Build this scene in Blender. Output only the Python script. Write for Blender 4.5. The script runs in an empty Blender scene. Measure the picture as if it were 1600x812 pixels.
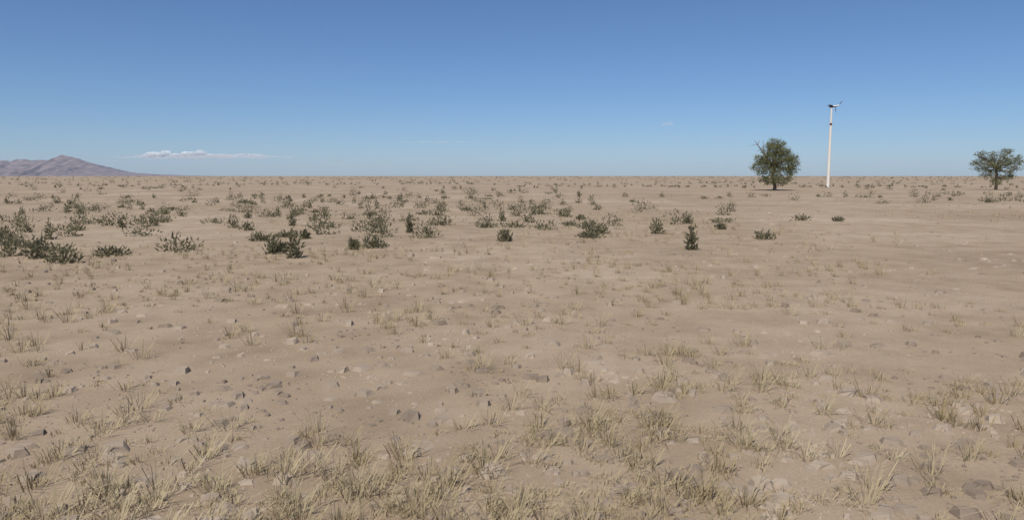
import bpy, bmesh, math, random
from mathutils import Vector, Matrix, noise
R = math.radians
scene = bpy.context.scene
C = scene.collection

# ------------------------------------------------------------------ camera
F = 1143.0                      # focal length in photo pixels (1600 wide)
HORIZON = 275.0
PITCH = math.atan((406 - HORIZON) / F)
CAM_H = 1.75
cam_d = bpy.data.cameras.new('camera')
cam_d.sensor_width = 36.0
cam_d.lens = 36.0 * F / 1600.0
cam_d.clip_start = 0.1
cam_d.clip_end = 200000
cam = bpy.data.objects.new('camera', cam_d)
C.objects.link(cam)
cam.location = (0, 0, CAM_H)
cam.rotation_euler = (math.pi / 2 - PITCH, 0, 0)
scene.camera = cam

# ------------------------------------------------------------------ sky, sun, exposure
SUN_EL, SUN_AZ = R(55), R(-158)           # azimuth clockwise from +Y (view direction): behind, to the left
world = bpy.data.worlds.new('World')
scene.world = world
world.use_nodes = True
wn = world.node_tree
wn.nodes.clear()
wo = wn.nodes.new('ShaderNodeOutputWorld')
bg = wn.nodes.new('ShaderNodeBackground')
sky = wn.nodes.new('ShaderNodeTexSky')
sky.sky_type = 'NISHITA'
sky.sun_disc = False
sky.sun_elevation = SUN_EL
sky.sun_rotation = SUN_AZ
sky.altitude = 300
sky.air_density = 0.8
sky.dust_density = 0.45
sky.ozone_density = 10.0
bg.inputs['Strength'].default_value = 0.094
wn.links.new(sky.outputs[0], bg.inputs['Color'])
wn.links.new(bg.outputs[0], wo.inputs['Surface'])
sd = bpy.data.lights.new('sun', 'SUN')
sd.energy = 4.7
sd.angle = R(0.53)
sd.color = (1.0, 0.95, 0.87)
sun = bpy.data.objects.new('sun', sd)
C.objects.link(sun)
sdir = Vector((math.sin(SUN_AZ) * math.cos(SUN_EL), math.cos(SUN_AZ) * math.cos(SUN_EL), math.sin(SUN_EL)))
sun.rotation_euler = sdir.to_track_quat('Z', 'Y').to_euler()
sun.location = (0, -20, 60)
vs = scene.view_settings
vs.view_transform = 'Standard'
vs.look = 'None'
vs.exposure = 0.0
vs.gamma = 1.0
scene.cycles.volume_bounces = 10

# ------------------------------------------------------------------ helpers
def at(px, py, Y):
    """world point on the line of sight of photo pixel (px, py) at depth Y"""
    dx, dy = (px - 800) / F, (406 - py) / F
    cp, sp = math.cos(PITCH), math.sin(PITCH)
    y, z = cp + dy * sp, dy * cp - sp
    return Vector((dx / y * Y, Y, CAM_H + z / y * Y))

def tag(o, label=None, cat=None, group=None, kind=None):
    for k, v in (('label', label), ('category', cat), ('group', group), ('kind', kind)):
        if v: o[k] = v
    return o

def empty(name, loc, label, cat, group=None):
    o = bpy.data.objects.new(name, None)
    C.objects.link(o)
    o.location = loc
    return tag(o, label, cat, group)

def link(name, verts, faces, mats, parent=None, smooth=False, mi=None):
    me = bpy.data.meshes.new(name)
    me.from_pydata(verts, [], faces)
    for m in (mats if isinstance(mats, (list, tuple)) else [mats]): me.materials.append(m)
    if mi: me.polygons.foreach_set('material_index', mi)
    if smooth: me.polygons.foreach_set('use_smooth', [True] * len(faces))
    me.update()
    o = bpy.data.objects.new(name, me)
    C.objects.link(o)
    if parent: o.parent = parent
    return o

def tube(verts, faces, pts, radii, n=8, cap=True):
    base = len(verts)
    pts = [Vector(p) for p in pts]
    for i, p in enumerate(pts):
        d = (pts[min(i + 1, len(pts) - 1)] - pts[max(i - 1, 0)]).normalized()
        ref = Vector((1, 0, 0)) if abs(d.x) < .8 else Vector((0, 1, 0))
        u = d.cross(ref).normalized(); v = d.cross(u)
        for k in range(n):
            a = 2 * math.pi * k / n
            verts.append(p + (u * math.cos(a) + v * math.sin(a)) * radii[i])
    for i in range(len(pts) - 1):
        for k in range(n):
            a, b = base + i * n + k, base + i * n + (k + 1) % n
            faces.append((a, b, b + n, a + n))
    if cap:                                  # caps get vertices of their own so the wall keeps its round shading
        e = base + (len(pts) - 1) * n
        c0 = len(verts)
        verts.extend([verts[base + k].copy() for k in range(n)] + [verts[e + k].copy() for k in range(n)])
        faces.append(tuple(c0 + k for k in range(n))[::-1])
        faces.append(tuple(c0 + n + k for k in range(n)))

def mat(name, col, rough=.9, var=None, scale=5., bump=0., detail=8, spec=.3):
    m = bpy.data.materials.new(name); m.use_nodes = True
    nt = m.node_tree; b = nt.nodes['Principled BSDF']
    b.inputs['Roughness'].default_value = rough
    b.inputs['Specular IOR Level'].default_value = spec
    b.inputs['Base Color'].default_value = (*col, 1)
    if var or bump:
        tc = nt.nodes.new('ShaderNodeTexCoord')
        n = nt.nodes.new('ShaderNodeTexNoise'); n.inputs['Scale'].default_value = scale; n.inputs['Detail'].default_value = detail
        nt.links.new(tc.outputs['Object'], n.inputs['Vector'])
        if var:
            r = nt.nodes.new('ShaderNodeValToRGB')
            cols = [col] + (var if isinstance(var, list) else [var])
            r.color_ramp.elements[0].position = .35; r.color_ramp.elements[1].position = .65
            r.color_ramp.elements[0].color = (*cols[0], 1); r.color_ramp.elements[1].color = (*cols[-1], 1)
            if len(cols) > 2:
                e = r.color_ramp.elements.new(.5); e.color = (*cols[1], 1)
            nt.links.new(n.outputs['Fac'], r.inputs['Fac'])
            nt.links.new(r.outputs['Color'], b.inputs['Base Color'])
        if bump:
            bp = nt.nodes.new('ShaderNodeBump'); bp.inputs['Strength'].default_value = bump
            nt.links.new(n.outputs['Fac'], bp.inputs['Height']); nt.links.new(bp.outputs['Normal'], b.inputs['Normal'])
    return m

def interp(prof, x):
    for (x0, y0), (x1, y1) in zip(prof, prof[1:]):
        if x0 <= x <= x1: return y0 + (y1 - y0) * (x - x0) / (x1 - x0)
    return prof[0][1] if x < prof[0][0] else prof[-1][1]

# ------------------------------------------------------------------ ground
def ground_z(x, y):
    d = math.hypot(x, y)
    f = min(1, max(0, (d - 3) / 25)) * min(1, max(0, (3000 - d) / 2500))
    return f * .25 * (noise.noise((x / 40, y / 40, 3.3)) + .5 * noise.noise((x / 13, y / 13, 9.1))) - .05 * f

rings = [0.0]
r = .6
while r < 29000:
    rings.append(r); r *= 1.055
rings.append(29000)
NS = 192
gv = [(0, 0, 0)]; gf = []
for rr in rings[1:]:
    for k in range(NS):
        a = 2 * math.pi * k / NS
        x, y = rr * math.sin(a), rr * math.cos(a)
        gv.append((x, y, ground_z(x, y)))
for k in range(NS): gf.append((0, 1 + (k + 1) % NS, 1 + k))
for i in range(len(rings) - 2):
    for k in range(NS):
        a, b = 1 + i * NS + k, 1 + i * NS + (k + 1) % NS
        gf.append((a, b, b + NS, a + NS))

m = bpy.data.materials.new('desert_soil'); m.use_nodes = True
nt = m.node_tree; b = nt.nodes['Principled BSDF']
b.inputs['Roughness'].default_value = .95; b.inputs['Specular IOR Level'].default_value = .15
tc = nt.nodes.new('ShaderNodeTexCoord')
def nz(scale, detail=8, rough=.6):
    n = nt.nodes.new('ShaderNodeTexNoise'); n.inputs['Scale'].default_value = scale
    n.inputs['Detail'].default_value = detail; n.inputs['Roughness'].default_value = rough
    nt.links.new(tc.outputs['Object'], n.inputs['Vector']); return n
def ramp(n, stops):
    r = nt.nodes.new('ShaderNodeValToRGB')
    while len(r.color_ramp.elements) < len(stops): r.color_ramp.elements.new(.5)
    for e, (p, c) in zip(r.color_ramp.elements, stops): e.position = p; e.color = (*c, 1)
    nt.links.new(n.outputs['Fac'], r.inputs['Fac']); return r
def mix(a, b_, fac, mode='MIX'):
    x = nt.nodes.new('ShaderNodeMix'); x.data_type = 'RGBA'; x.blend_type = mode
    nt.links.new(a, x.inputs[6]); nt.links.new(b_, x.inputs[7])
    if isinstance(fac, float): x.inputs[0].default_value = fac
    else: nt.links.new(fac, x.inputs[0])
    return x.outputs[2]
big = ramp(nz(.11, 12, .72), [(.36, (.24, .175, .115)), (.47, (.33, .25, .17)), (.53, (.37, .285, .2)), (.64, (.50, .41, .31))])
mid = ramp(nz(1.3, 10), [(.3, (.22, .165, .11)), (.55, (.36, .28, .2)), (.75, (.42, .34, .25))])
fine = ramp(nz(60, 6, .7), [(.35, (.7, .68, .66)), (.6, (1., 1., 1.))])
col = mix(big.outputs[0], mid.outputs[0], .5)
col = mix(col, fine.outputs[0], .6, 'MULTIPLY')
nt.links.new(col, b.inputs['Base Color'])
bp = nt.nodes.new('ShaderNodeBump'); bp.inputs['Strength'].default_value = .5; bp.inputs['Distance'].default_value = .02
nt.links.new(nz(35, 8, .7).outputs['Fac'], bp.inputs['Height']); nt.links.new(bp.outputs['Normal'], b.inputs['Normal'])
tag(link('ground', gv, gf, m, smooth=True), kind='structure')

# ------------------------------------------------------------------ distant hills
prof = [(-260, 262), (-200, 256), (-150, 258), (-100, 253), (-60, 255), (-25, 252), (0, 251.4), (6, 250), (12, 250.8), (16, 252.3), (20, 251), (26, 248.5), (30, 249.1), (33, 249),
        (39, 248), (45, 251), (50, 250.8), (56, 250.2), (63, 249.5), (70, 250.4), (78, 249.3), (84, 246.5), (90, 244.8),
        (94, 242.6), (97, 241.2), (100, 242.6), (104, 243.6), (112, 244.6), (117, 246.8), (123, 247.7), (130, 250.8), (136, 253.8), (145, 258), (160, 263), (185, 268), (230, 272), (300, 275)]
HY = 14000
hv, hf = [], []
NX, NYH = 900, 44
for j in range(NYH + 1):
    t = j / NYH * 2 - 1                       # -1 front foot, 0 crest, 1 back foot
    for i in range(NX + 1):
        px = -260 + 560 * i / NX
        top = at(px, interp(prof, px) - .55 * noise.fractal((px * .35, 1.3, 0), .8, 2.1, 4), HY)
        s = (1 - abs(t)) ** 1.15
        x, y = top.x, HY + t * 2600
        h = max(0, top.z) * s
        g = -2.2 * abs(noise.fractal((x / 330 + .5 * t, t * .9, 1.7), 1.0, 2.2, 6))
        h += g * 190 * s ** .6 * (1 - s) * min(1.2, top.z / 200)
        h += 14 * noise.fractal((x / 90, y / 160, 4.), .9, 2.2, 5) * min(1, s * 4) * min(1, abs(t) * 6) * min(1, top.z / 150)
        if t < 0: x *= (y / HY) ** .3
        hv.append((x, y, h - 2))
for j in range(NYH):
    for i in range(NX):
        a = j * (NX + 1) + i
        hf.append((a, a + 1, a + NX + 2, a + NX + 1))
mh = mat('hill_rock', (.13, .10, .108), .95, [(.19, .145, .15), (.25, .19, .19)], .006, 0, 12)
tag(link('hills', hv, hf, mh, smooth=True), kind='structure')

# ------------------------------------------------------------------ trees
bark = mat('bark', (.10, .075, .055), .95, (.17, .13, .10), 6, .6)
dead = mat('dead_wood', (.16, .12, .10), .95, (.24, .19, .16), 8, .4)
def leaf_mat(name, c0, c1):
    m = mat(name, c0, .75, [c1], 1.6, 0, 3, .25)
    nt = m.node_tree; b = nt.nodes['Principled BSDF']
    b.inputs['Transmission Weight'].default_value = 0
    tr = nt.nodes.new('ShaderNodeBsdfTranslucent'); ad = nt.nodes.new('ShaderNodeMixShader'); ad.inputs[0].default_value = .45
    src = b.inputs['Base Color'].links[0].from_socket
    nt.links.new(src, tr.inputs['Color'])
    nt.links.new(b.outputs[0], ad.inputs[1]); nt.links.new(tr.outputs[0], ad.inputs[2])
    nt.links.new(ad.outputs[0], nt.nodes['Material Output'].inputs['Surface'])
    return m
olive = leaf_mat('olive_leaf', (.16, .175, .075), (.27, .275, .13))
dry = leaf_mat('dry_leaf', (.16, .145, .07), (.22, .19, .10))

def tree(label, base, lobes, trunk_pts, trunk_r, limbs, seed, dens, leaf, cat='tree', group=None):
    """lobes: (centre, radius vector) in world space; limbs: list of point lists"""
    rnd = random.Random(seed)
    root = empty('desert_tree', base, label, cat, group)
    inv = Vector(base)
    v, f = [], []
    tube(v, f, [Vector(p) - inv for p in trunk_pts], trunk_r, 10)
    link('trunk', v, f, bark, root, True)
    for pts, rr, dd in limbs:
        v, f = [], []
        tube(v, f, [Vector(p) - inv for p in pts], rr, 6)
        link('bare_limb' if dd else 'limb', v, f, dead if dd else bark, root, True)
    v, f, mi = [], [], []
    tv, tf = [], []
    fork = Vector(trunk_pts[-1]) - inv
    for c, rad in lobes:
        c = Vector(c) - inv
        vol = rad[0] * rad[1] * rad[2]
        for _ in range(int(dens * vol ** .75) + 3):
            while True:
                p = Vector((rnd.uniform(-1, 1), rnd.uniform(-1, 1), rnd.uniform(-1, 1)))
                if .25 < p.length < 1: break
            q = c + Vector((p.x * rad[0], p.y * rad[1], p.z * rad[2]))
            # twig from inside the lobe out to the spray
            s = c.lerp(q, .1)
            tube(tv, tf, [s, s.lerp(q, .5) + Vector((0, 0, -.05)), q], [.02, .012, .006], 3, False)
            d = (q - c).normalized() + Vector((0, 0, .25))
            which = 1 if rnd.random() < .22 else 0
            R0 = rnd.uniform(.16, .34)
            for _ in range(rnd.randint(16, 26)):
                o = Vector((rnd.gauss(0, 1), rnd.gauss(0, 1), rnd.gauss(0, .75))) * R0 * .6 + q
                ax = (d + Vector((rnd.gauss(0, .8), rnd.gauss(0, .8), rnd.gauss(-.1, .7)))).normalized()
                sd_ = ax.cross(Vector((rnd.gauss(0, 1), rnd.gauss(0, 1), rnd.gauss(0, 1)))).normalized()
                L, W = rnd.uniform(.10, .19), rnd.uniform(.028, .05)
                k = len(v)
                v += [o, o + ax * L * .5 + sd_ * W, o + ax * L, o + ax * L * .5 - sd_ * W]
                f.append((k, k + 1, k + 2, k + 3)); mi.append(which)
        tube(tv, tf, [fork, fork.lerp(c, .5) + Vector((0, 0, .1)), c], [.07, .05, .025], 5, False)
    link('branches', tv, tf, bark, root, True)
    crown = link('crown', v, f, list(leaf), root, False, mi)
    return root

TY = 88.0
def lob(px, py, rx, rz, Y=TY, oy=0, ry=None):
    c = at(px, py, Y + oy); s = Y / F
    return (c, (rx * s, (ry or rx) * s, rz * s))
lobes = [lob(1208, 226, 9, 8), lob(1216, 226, 11, 8, oy=.5), lob(1203, 235, 11, 9, oy=-.6), lob(1222, 234, 11, 10, oy=-.4), lob(1212, 240, 14, 11),
         lob(1229, 243, 10, 9, oy=.3), lob(1234, 248, 9, 8, oy=-.6), lob(1192, 248, 10, 7, oy=-.3), lob(1186, 254, 9, 7, oy=.4), lob(1202, 249, 13, 9, oy=-.8),
         lob(1240, 246, 7, 4, oy=.2), lob(1240, 255, 9, 7), lob(1222, 254, 14, 9, oy=-.6), lob(1206, 258, 12, 6, oy=.8),
         lob(1184, 262, 9, 6, oy=-.5), lob(1198, 264, 10, 6, oy=-.9), lob(1226, 263, 12, 7, oy=-.5), lob(1241, 264, 9, 6, oy=.4), lob(1213, 268, 10, 5, oy=-.9), lob(1234, 270, 9, 5, oy=-.6), lob(1190, 271, 8, 5), lob(1206, 278, 12, 6, oy=-.8), lob(1226, 279, 11, 6, oy=-.5), lob(1196, 282, 9, 6, oy=.3), lob(1216, 285, 10, 5, oy=-.6)]
b0 = at(1210, 296, TY); b0.z = ground_z(b0.x, b0.y)
fork = at(1209, 262, TY)
def P(px, py, oy=0): return at(px, py, TY + oy)
tree('olive green bushy tree with a bare dead branch sticking out at its upper left', b0, lobes,
     [b0 - Vector((0, 0, .15)), b0 + Vector((.05, 0, .5)), b0.lerp(fork, .6) + Vector((-.1, .05, 0)), fork], [.24, .19, .16, .12],
     [([fork, P(1199, 248), P(1191, 237), P(1186, 229.5), P(1183.5, 226)], [.10, .085, .07, .06, .05], True),
      ([P(1183.8, 226.6), P(1181, 222.5), P(1178.5, 219)], [.045, .03, .012], True),
      ([P(1183.8, 226.6), P(1185.5, 222.5), P(1187, 218.5)], [.045, .03, .012], True),
      ([P(1183.8, 226.4), P(1179.5, 226), P(1174, 228), P(1169.5, 229)], [.03, .02, .012, .004], True),
      ([P(1188.2, 233), P(1184, 235), P(1182.5, 238)], [.03, .018, .006], True),
      ([fork, P(1196, 246), P(1192.6, 234), P(1192.8, 219)], [.06, .045, .035, .02], True)],
     11, 58, (olive, dry))

TY2 = 96.0
lob2 = [lob(1534, 240, 5, 3.8, TY2), lob(1528, 242, 5, 3, TY2, .3), lob(1548, 241, 5, 2.8, TY2, .5), lob(1553, 241, 5, 3, TY2, -.3), lob(1565, 240, 4, 3.4, TY2), lob(1571, 237.2, 6, 4.2, TY2, .4), lob(1577, 238, 5, 3.2, TY2),
        lob(1570, 247, 11, 5.5, TY2, -.5), lob(1552, 249, 12, 5.5, TY2, .3), lob(1534, 248, 9, 5, TY2, .6), lob(1585, 247, 8, 6, TY2),
        lob(1526, 254, 9, 6, TY2), lob(1540, 256, 12, 6, TY2, -.6), lob(1560, 256, 13, 6, TY2, -.8), lob(1578, 256, 12, 7, TY2, -.3), lob(1594, 255, 8, 6, TY2, .3), lob(1532, 264, 10, 5, TY2, .2), lob(1586, 265, 10, 5, TY2, -.4), lob(1550, 265, 11, 5, TY2, .7), lob(1568, 266, 11, 5, TY2, -.7), lob(1544, 274, 10, 6, TY2, -.5), lob(1560, 277, 12, 6, TY2, -.3), lob(1576, 275, 10, 6, TY2, .2), lob(1556, 284, 9, 5, TY2, -.5)]
b2 = at(1556, 296, TY2); b2.z = ground_z(b2.x, b2.y)
fk2 = at(1556, 262, TY2)
tree('low ragged tree at far right with three uneven leafy tops', b2, lob2,
     [b2 - Vector((0, 0, .15)), b2 + Vector((.0, 0, .6)), b2.lerp(fk2, .6) + Vector((.1, .05, 0)), fk2], [.22, .18, .15, .11],
     [([fk2, at(1544, 252, TY2), at(1534, 242, TY2)], [.09, .06, .02], False),
      ([fk2, at(1566, 250, TY2), at(1574, 238, TY2), at(1567.5, 229.5, TY2)], [.09, .06, .03, .008], False)], 29, 40, (olive, dry))

# ------------------------------------------------------------------ wrecked wind turbine
WY = 110.0
white = mat('weathered_white_paint', (.72, .69, .63), .6, [(.66, .62, .55)], 3, .05)
rust = mat('rust', (.16, .055, .025), .9, (.09, .035, .02), 14, .4)
black = mat('black_metal', (.02, .02, .022), .5)
wb = at(1294.5, 292, WY); wb.z = ground_z(wb.x, wb.y)
topz = at(1299.5, 167.5, WY)
tx, ty = topz.x, WY
root = empty('wind_turbine', (tx, ty, wb.z), 'wrecked wind turbine on a tall white pole with rusty joint and bent blade', 'wind turbine')
H = topz.z - wb.z
def zz(py): return at(1297, py, WY).z - wb.z
def W(px, py, oy=0): return at(px, py, WY + oy) - Vector((tx, ty, wb.z))
def part(name, pts, rad, m, n=12):
    v, f = [], []
    tube(v, f, pts, rad, n)
    return link(name, v, f, m, root, True)
part('lower_pole', [(0, 0, -.2), (0, 0, zz(225.5))], [.24, .19], white, 20)
part('joint_ring', [(0, 0, zz(225.5)), (0, 0, zz(224.4))], [.2, .2], white, 20)
part('middle_pole', [(0, 0, zz(224.4)), (0, 0, zz(196.2))], [.185, .165], white, 20)
part('rusty_joint', [(0, 0, zz(196.2)), (0, 0, zz(194.4)), (0, 0, zz(192.4))], [.155, .17, .145], rust, 16)
part('upper_pole', [(0, 0, zz(192.4)), (0, 0, zz(168.2))], [.14, .115], white, 18)
part('yaw_head', [(0, 0, zz(168.2)), (0, 0, zz(166.6))], [.16, .15], black, 14)
part('nacelle', [W(1295.2, 165), W(1296.5, 165.6), W(1299.5, 166.4), W(1301.5, 166.9)], [.09, .2, .22, .12], black, 10)
def blade(name, pts, wid, th, m):
    v, f = [], []
    for p, w, t in zip(pts, wid, th):
        p = Vector(p)
        for a, c in ((-.5, 0), (-.15, .5), (.3, .35), (.5, 0), (.2, -.25), (-.2, -.35)):
            v.append(p + Vector((0, a * w, c * t)))
    for i in range(len(pts) - 1):
        for k in range(6):
            a, c = i * 6 + k, i * 6 + (k + 1) % 6
            f.append((a, c, c + 6, a + 6))
    f.append(tuple(range(6))[::-1]); f.append(tuple(range(len(v) - 6, len(v))))
    return link(name, v, f, m, root, True)
blade('bent_blade', [W(1300.3, 165.8), W(1303, 166.1), W(1306, 165.9), W(1309, 165.1), W(1311, 164)], [.2, .32, .46, .5, .4], [.13, .18, .2, .19, .15], white)
blade('bent_blade_tip', [W(1311, 164), W(1313, 162.2), W(1314.6, 160), W(1315.6, 158)], [.34, .3, .28, .12], [.1, .11, .14, .06], black)
blade('broken_blade_stub', [W(1296, 165.2), W(1294.6, 164.4), W(1293.2, 164.9), W(1292, 166.2)], [.2, .22, .2, .1], [.1, .09, .07, .04], black)
part('hub', [W(1303.4, 166.8), W(1304.8, 166.2), W(1305.6, 166.6)], [.07, .12, .07], black, 10)
part('strut', [W(1300.5, 167.2), W(1303, 167.2), W(1308.5, 166.6)], [.05, .05, .025], black, 6)
part('hanging_cable', [W(1305.6, 166.4), W(1305.7, 170), W(1305.5, 175)], [.035, .035, .025], black, 6)

# ------------------------------------------------------------------ clouds
def cloud(label, puffs, Y, density, seed, group=None):
    bm = bmesh.new()
    s = Y / F
    c0 = at(puffs[0][0], puffs[0][1], Y)
    for px, py, rx, rz in puffs:
        c = at(px, py, Y) - c0
        mt = Matrix.Translation(c) @ Matrix.Diagonal((rx * s, rx * s * 1.3, rz * s, 1))
        bmesh.ops.create_icosphere(bm, subdivisions=3, radius=1, matrix=mt)
    for vx in bm.verts:
        q = vx.co / s
        vx.co += Vector((1, 1, .7)) * s * 1.3 * noise.noise((q.x * .33 + seed, q.y * .33, q.z * .4)) + Vector((0, 0, s * .5 * noise.noise((q.x * .9, q.y * .9, q.z * .9))))
    me = bpy.data.meshes.new('cloud'); bm.to_mesh(me); bm.free()
    o = bpy.data.objects.new('cloud', me); C.objects.link(o); o.location = c0
    m = bpy.data.materials.new('cloud_vapour'); m.use_nodes = True
    nt = m.node_tree; nt.nodes.clear()
    out = nt.nodes.new('ShaderNodeOutputMaterial'); vol = nt.nodes.new('ShaderNodeVolumePrincipled')
    vol.inputs['Color'].default_value = (1, 1, 1, 1); vol.inputs['Anisotropy'].default_value = -.15
    tc = nt.nodes.new('ShaderNodeTexCoord'); n = nt.nodes.new('ShaderNodeTexNoise')
    n.inputs['Scale'].default_value = 1 / (3.4 * s); n.inputs['Detail'].default_value = 5; n.inputs['Roughness'].default_value = .62
    nt.links.new(tc.outputs['Object'], n.inputs['Vector'])
    mr = nt.nodes.new('ShaderNodeMapRange'); mr.inputs['From Min'].default_value = .44; mr.inputs['From Max'].default_value = .60
    mr.inputs['To Min'].default_value = 0; mr.inputs['To Max'].default_value = density / s
    nt.links.new(n.outputs['Fac'], mr.inputs['Value']); nt.links.new(mr.outputs[0], vol.inputs['Density'])
    nt.links.new(vol.outputs[0], out.inputs['Volume'])
    me.materials.append(m)
    return tag(o, label, 'cloud', group)
puffs = [(234, 241.5, 7, 4), (241, 240.4, 5, 4.2), (232, 243, 8, 3), (258, 239.2, 7, 4.2), (252, 241.5, 8, 3.6), (263, 238.4, 4, 3), (274, 242, 7, 2.6), (290, 240, 7, 3.4), (299, 239.8, 6, 3),
         (312, 237.8, 6, 3.6), (316, 239.6, 6, 3), (306, 240.4, 7, 3), (330, 242.8, 9, 1.6), (345, 242.3, 6, 1.6), (358, 243, 7, 1.2), (372, 242.2, 6, 1.7), (379, 241, 5, 1.6), (390, 242.2, 6, 1.9), (402, 242.6, 6, 2), (409, 243.4, 5, 1.4)]
rnd = random.Random(5)
for _ in range(60):
    cx = rnd.choice([rnd.uniform(226, 272), rnd.uniform(284, 322), rnd.uniform(325, 412)])
    tops = [(224, 243), (232, 238.6), (248, 238), (258, 235.8), (268, 238.4), (280, 240.4), (292, 237.6), (304, 237), (314, 234.6), (322, 238), (332, 240.6), (350, 239.8), (366, 240.6), (378, 238.8), (392, 239.2), (404, 240.2), (414, 243.4)]
    rr = rnd.uniform(1.6, 3.0)
    puffs.append((cx, interp(tops, cx) + rr * .8 + rnd.uniform(-.4, 1.6), rr * 1.25, rr * .8))
cloud('long low bank of white puffy cloud just above the horizon', puffs, 45000, .8, 1)
cloud('tiny wispy lone cloud in the clear blue between bank and turbine', [(1037, 195.2, 3.5, 1.8), (1041, 193.5, 4, 1.6), (1045, 191, 4, 1.4), (1050, 194, 4, 2.4), (1046, 194.5, 5, 1.6)], 45000, .12, 2)
veil = [(192, 246.5, 12, 1.1), (206, 245.8, 12, 1.3), (220, 245, 14, 2), (250, 245, 30, 3.6), (300, 244.6, 34, 4), (350, 245, 34, 2.8), (400, 245.4, 26, 2.2), (428, 245.6, 14, 1.2), (446, 246, 12, 1)]
cloud('thin pale veil of cloud lying under the puffy cloud bank', veil, 47000, .14, 3)
cloud('barely visible streak of thin cloud in the middle of the sky', [(640, 222.6, 16, .9), (664, 222.2, 16, 1), (690, 222.4, 18, 1), (716, 222, 16, .9), (738, 222.6, 14, .8)], 47000, .03, 4)

# ------------------------------------------------------------------ ground cover: pebbles, dry grass, low scrub
rnd = random.Random(77)
def spot(r0, r1, pw=1.0):
    """a place on the plain, denser near the viewpoint"""
    t = rnd.random() ** pw
    d = r0 * (r1 / r0) ** t
    a = rnd.uniform(-R(52), R(52))
    x, y = d * math.sin(a), d * math.cos(a)
    return x, y, ground_z(x, y), d
v, f = [], []
for _ in range(22000):
    x, y, z, d = spot(2.2, 60)
    if noise.noise((x / 5, y / 5, 0)) < rnd.uniform(-.6, .25): continue
    r_ = .005 + .08 * rnd.random() ** 9 + .012 * rnd.random() * (1 + min(1.2, d / 30))
    k = len(v); w = rnd.uniform(0, 6.28)
    sx, sy, sz = r_ * rnd.uniform(.7, 1.4), r_ * rnd.uniform(.7, 1.2), r_ * rnd.uniform(.4, .8)
    for q in range(5):
        a = w + q * 1.2566 + rnd.uniform(-.3, .3)
        v.append((x + sx * math.cos(a), y + sy * math.sin(a), z - .2 * sz))
    for q in range(5):
        a = w + q * 1.2566 + rnd.uniform(-.3, .3)
        v.append((x + .62 * sx * math.cos(a), y + .62 * sy * math.sin(a), z + sz * rnd.uniform(.55, .9)))
    f += [(k + q, k + (q + 1) % 5, k + 5 + (q + 1) % 5, k + 5 + q) for q in range(5)] + [tuple(k + 5 + q for q in range(5))]
tag(link('pebbles', v, f, mat('pebble_stone', (.20, .155, .115), .9, [(.36, .29, .22)], .9, 0, 2)), kind='stuff')

straw = mat('dry_straw', (.30, .235, .13), .85, [(.42, .35, .22)], .7, 0, 2)
v, f = [], []
for _ in range(9500):
    x, y, z, d = spot(2.4, 140)
    if noise.noise((x / 9, y / 9, 5)) + .4 * noise.noise((x / 2.5, y / 2.5, 2)) < rnd.uniform(-.15, .35): continue
    lod = max(1, d / 14)
    h0 = .035 + .22 * rnd.random() ** 2
    for _ in range(int(max(5, 26 / lod))):
        a, sp = rnd.uniform(0, 6.28), rnd.uniform(.0, .07)
        bx, by = x + sp * math.cos(a), y + sp * math.sin(a)
        ln, le = h0 * rnd.uniform(.3, 1.25), rnd.uniform(.1, 1.6)
        w = .0022 * lod ** .8 * rnd.uniform(.8, 1.5)
        nx, ny = -math.sin(a + .8) * w, math.cos(a + .8) * w
        m1 = (bx + math.cos(a) * ln * le * .35, by + math.sin(a) * ln * le * .35, z + ln * .6)
        k = len(v)
        v += [(bx - nx, by - ny, z - .01), (bx + nx, by + ny, z - .01), (m1[0] + nx * .8, m1[1] + ny * .8, m1[2]), (m1[0] - nx * .8, m1[1] - ny * .8, m1[2]),
              (bx + math.cos(a) * ln * le, by + math.sin(a) * ln * le, z + ln * (1 - .5 * le))]
        f += [(k, k + 1, k + 2, k + 3), (k + 3, k + 2, k + 4)]
tag(link('dry_grass', v, f, straw), kind='stuff')

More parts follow.
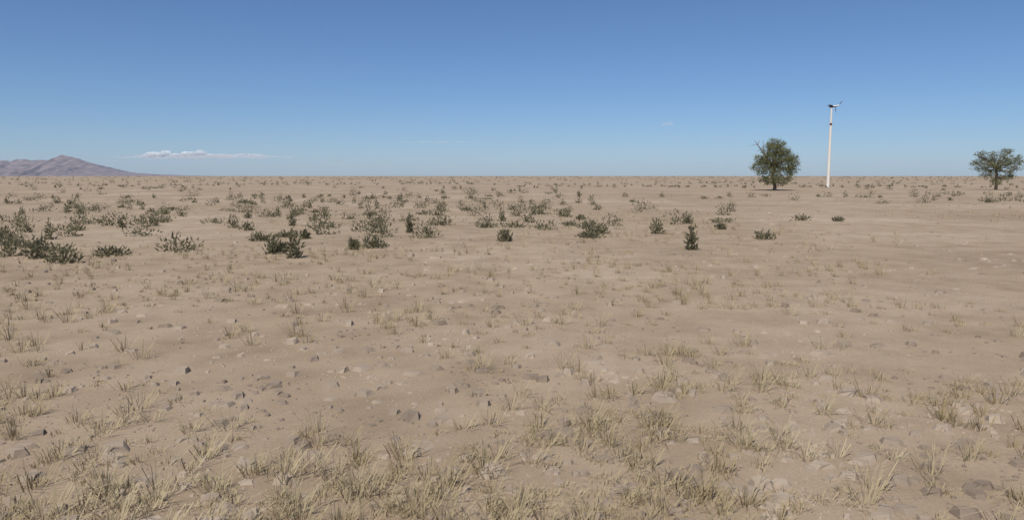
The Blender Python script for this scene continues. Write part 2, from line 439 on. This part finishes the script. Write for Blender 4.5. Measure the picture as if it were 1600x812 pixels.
scrub_m = leaf_mat('scrub_leaf', (.14, .132, .078), (.24, .215, .13))
v, f = [], []
n_s = 0
while n_s < 2600:
    x, y, z, d = spot(16, 2600, .75)
    if noise.noise((x / 35, y / 35, 8)) < rnd.uniform(-.35, .3): continue
    n_s += 1
    rad, hh = rnd.uniform(.15, .6) ** 1.1, rnd.uniform(.14, .55)
    if d > 160: rad *= 1 + min(1.6, d / 500); hh *= 1 + min(2.2, d / 420)
    for _ in range(int(max(14, 230 / max(1, d / 18)))):
        p = Vector((rnd.gauss(0, .5), rnd.gauss(0, .5), abs(rnd.gauss(.35, .4))))
        if p.length > 1.25: continue
        o = Vector((x + p.x * rad, y + p.y * rad, z + p.z * hh))
        ax = (Vector((p.x, p.y, p.z + .5)) + Vector((rnd.gauss(0, .5), rnd.gauss(0, .5), rnd.gauss(0, .4)))).normalized()
        sv = ax.cross(Vector((rnd.gauss(0, 1), rnd.gauss(0, 1), rnd.gauss(0, 1)))).normalized()
        L = rnd.uniform(.05, .1) * max(1, d / 45) ** .62; W_ = L * .28
        k = len(v)
        v += [o - ax * L * .4, o + sv * W_, o + ax * L, o - sv * W_]
        f.append((k, k + 1, k + 2, k + 3))
tag(link('low_scrub', v, f, scrub_m), kind='stuff')

# ------------------------------------------------------------------ air
hx, hb, ht = 30000.0, -3.0, 560.0
v = [(sx * hx, sy * hx, z) for z in (hb, ht) for sx, sy in ((-1, -1), (1, -1), (1, 1), (-1, 1))]
f = [(3, 2, 1, 0), (4, 5, 6, 7), (0, 1, 5, 4), (1, 2, 6, 5), (2, 3, 7, 6), (3, 0, 4, 7)]
m = bpy.data.materials.new('air'); m.use_nodes = True
nt = m.node_tree; nt.nodes.clear()
out = nt.nodes.new('ShaderNodeOutputMaterial'); vol = nt.nodes.new('ShaderNodeVolumePrincipled')
vol.inputs['Color'].default_value = (.62, .79, 1.0, 1); vol.inputs['Density'].default_value = .24 / 14000
nt.links.new(vol.outputs[0], out.inputs['Volume'])
tag(link('haze', v, f, m), kind='stuff')
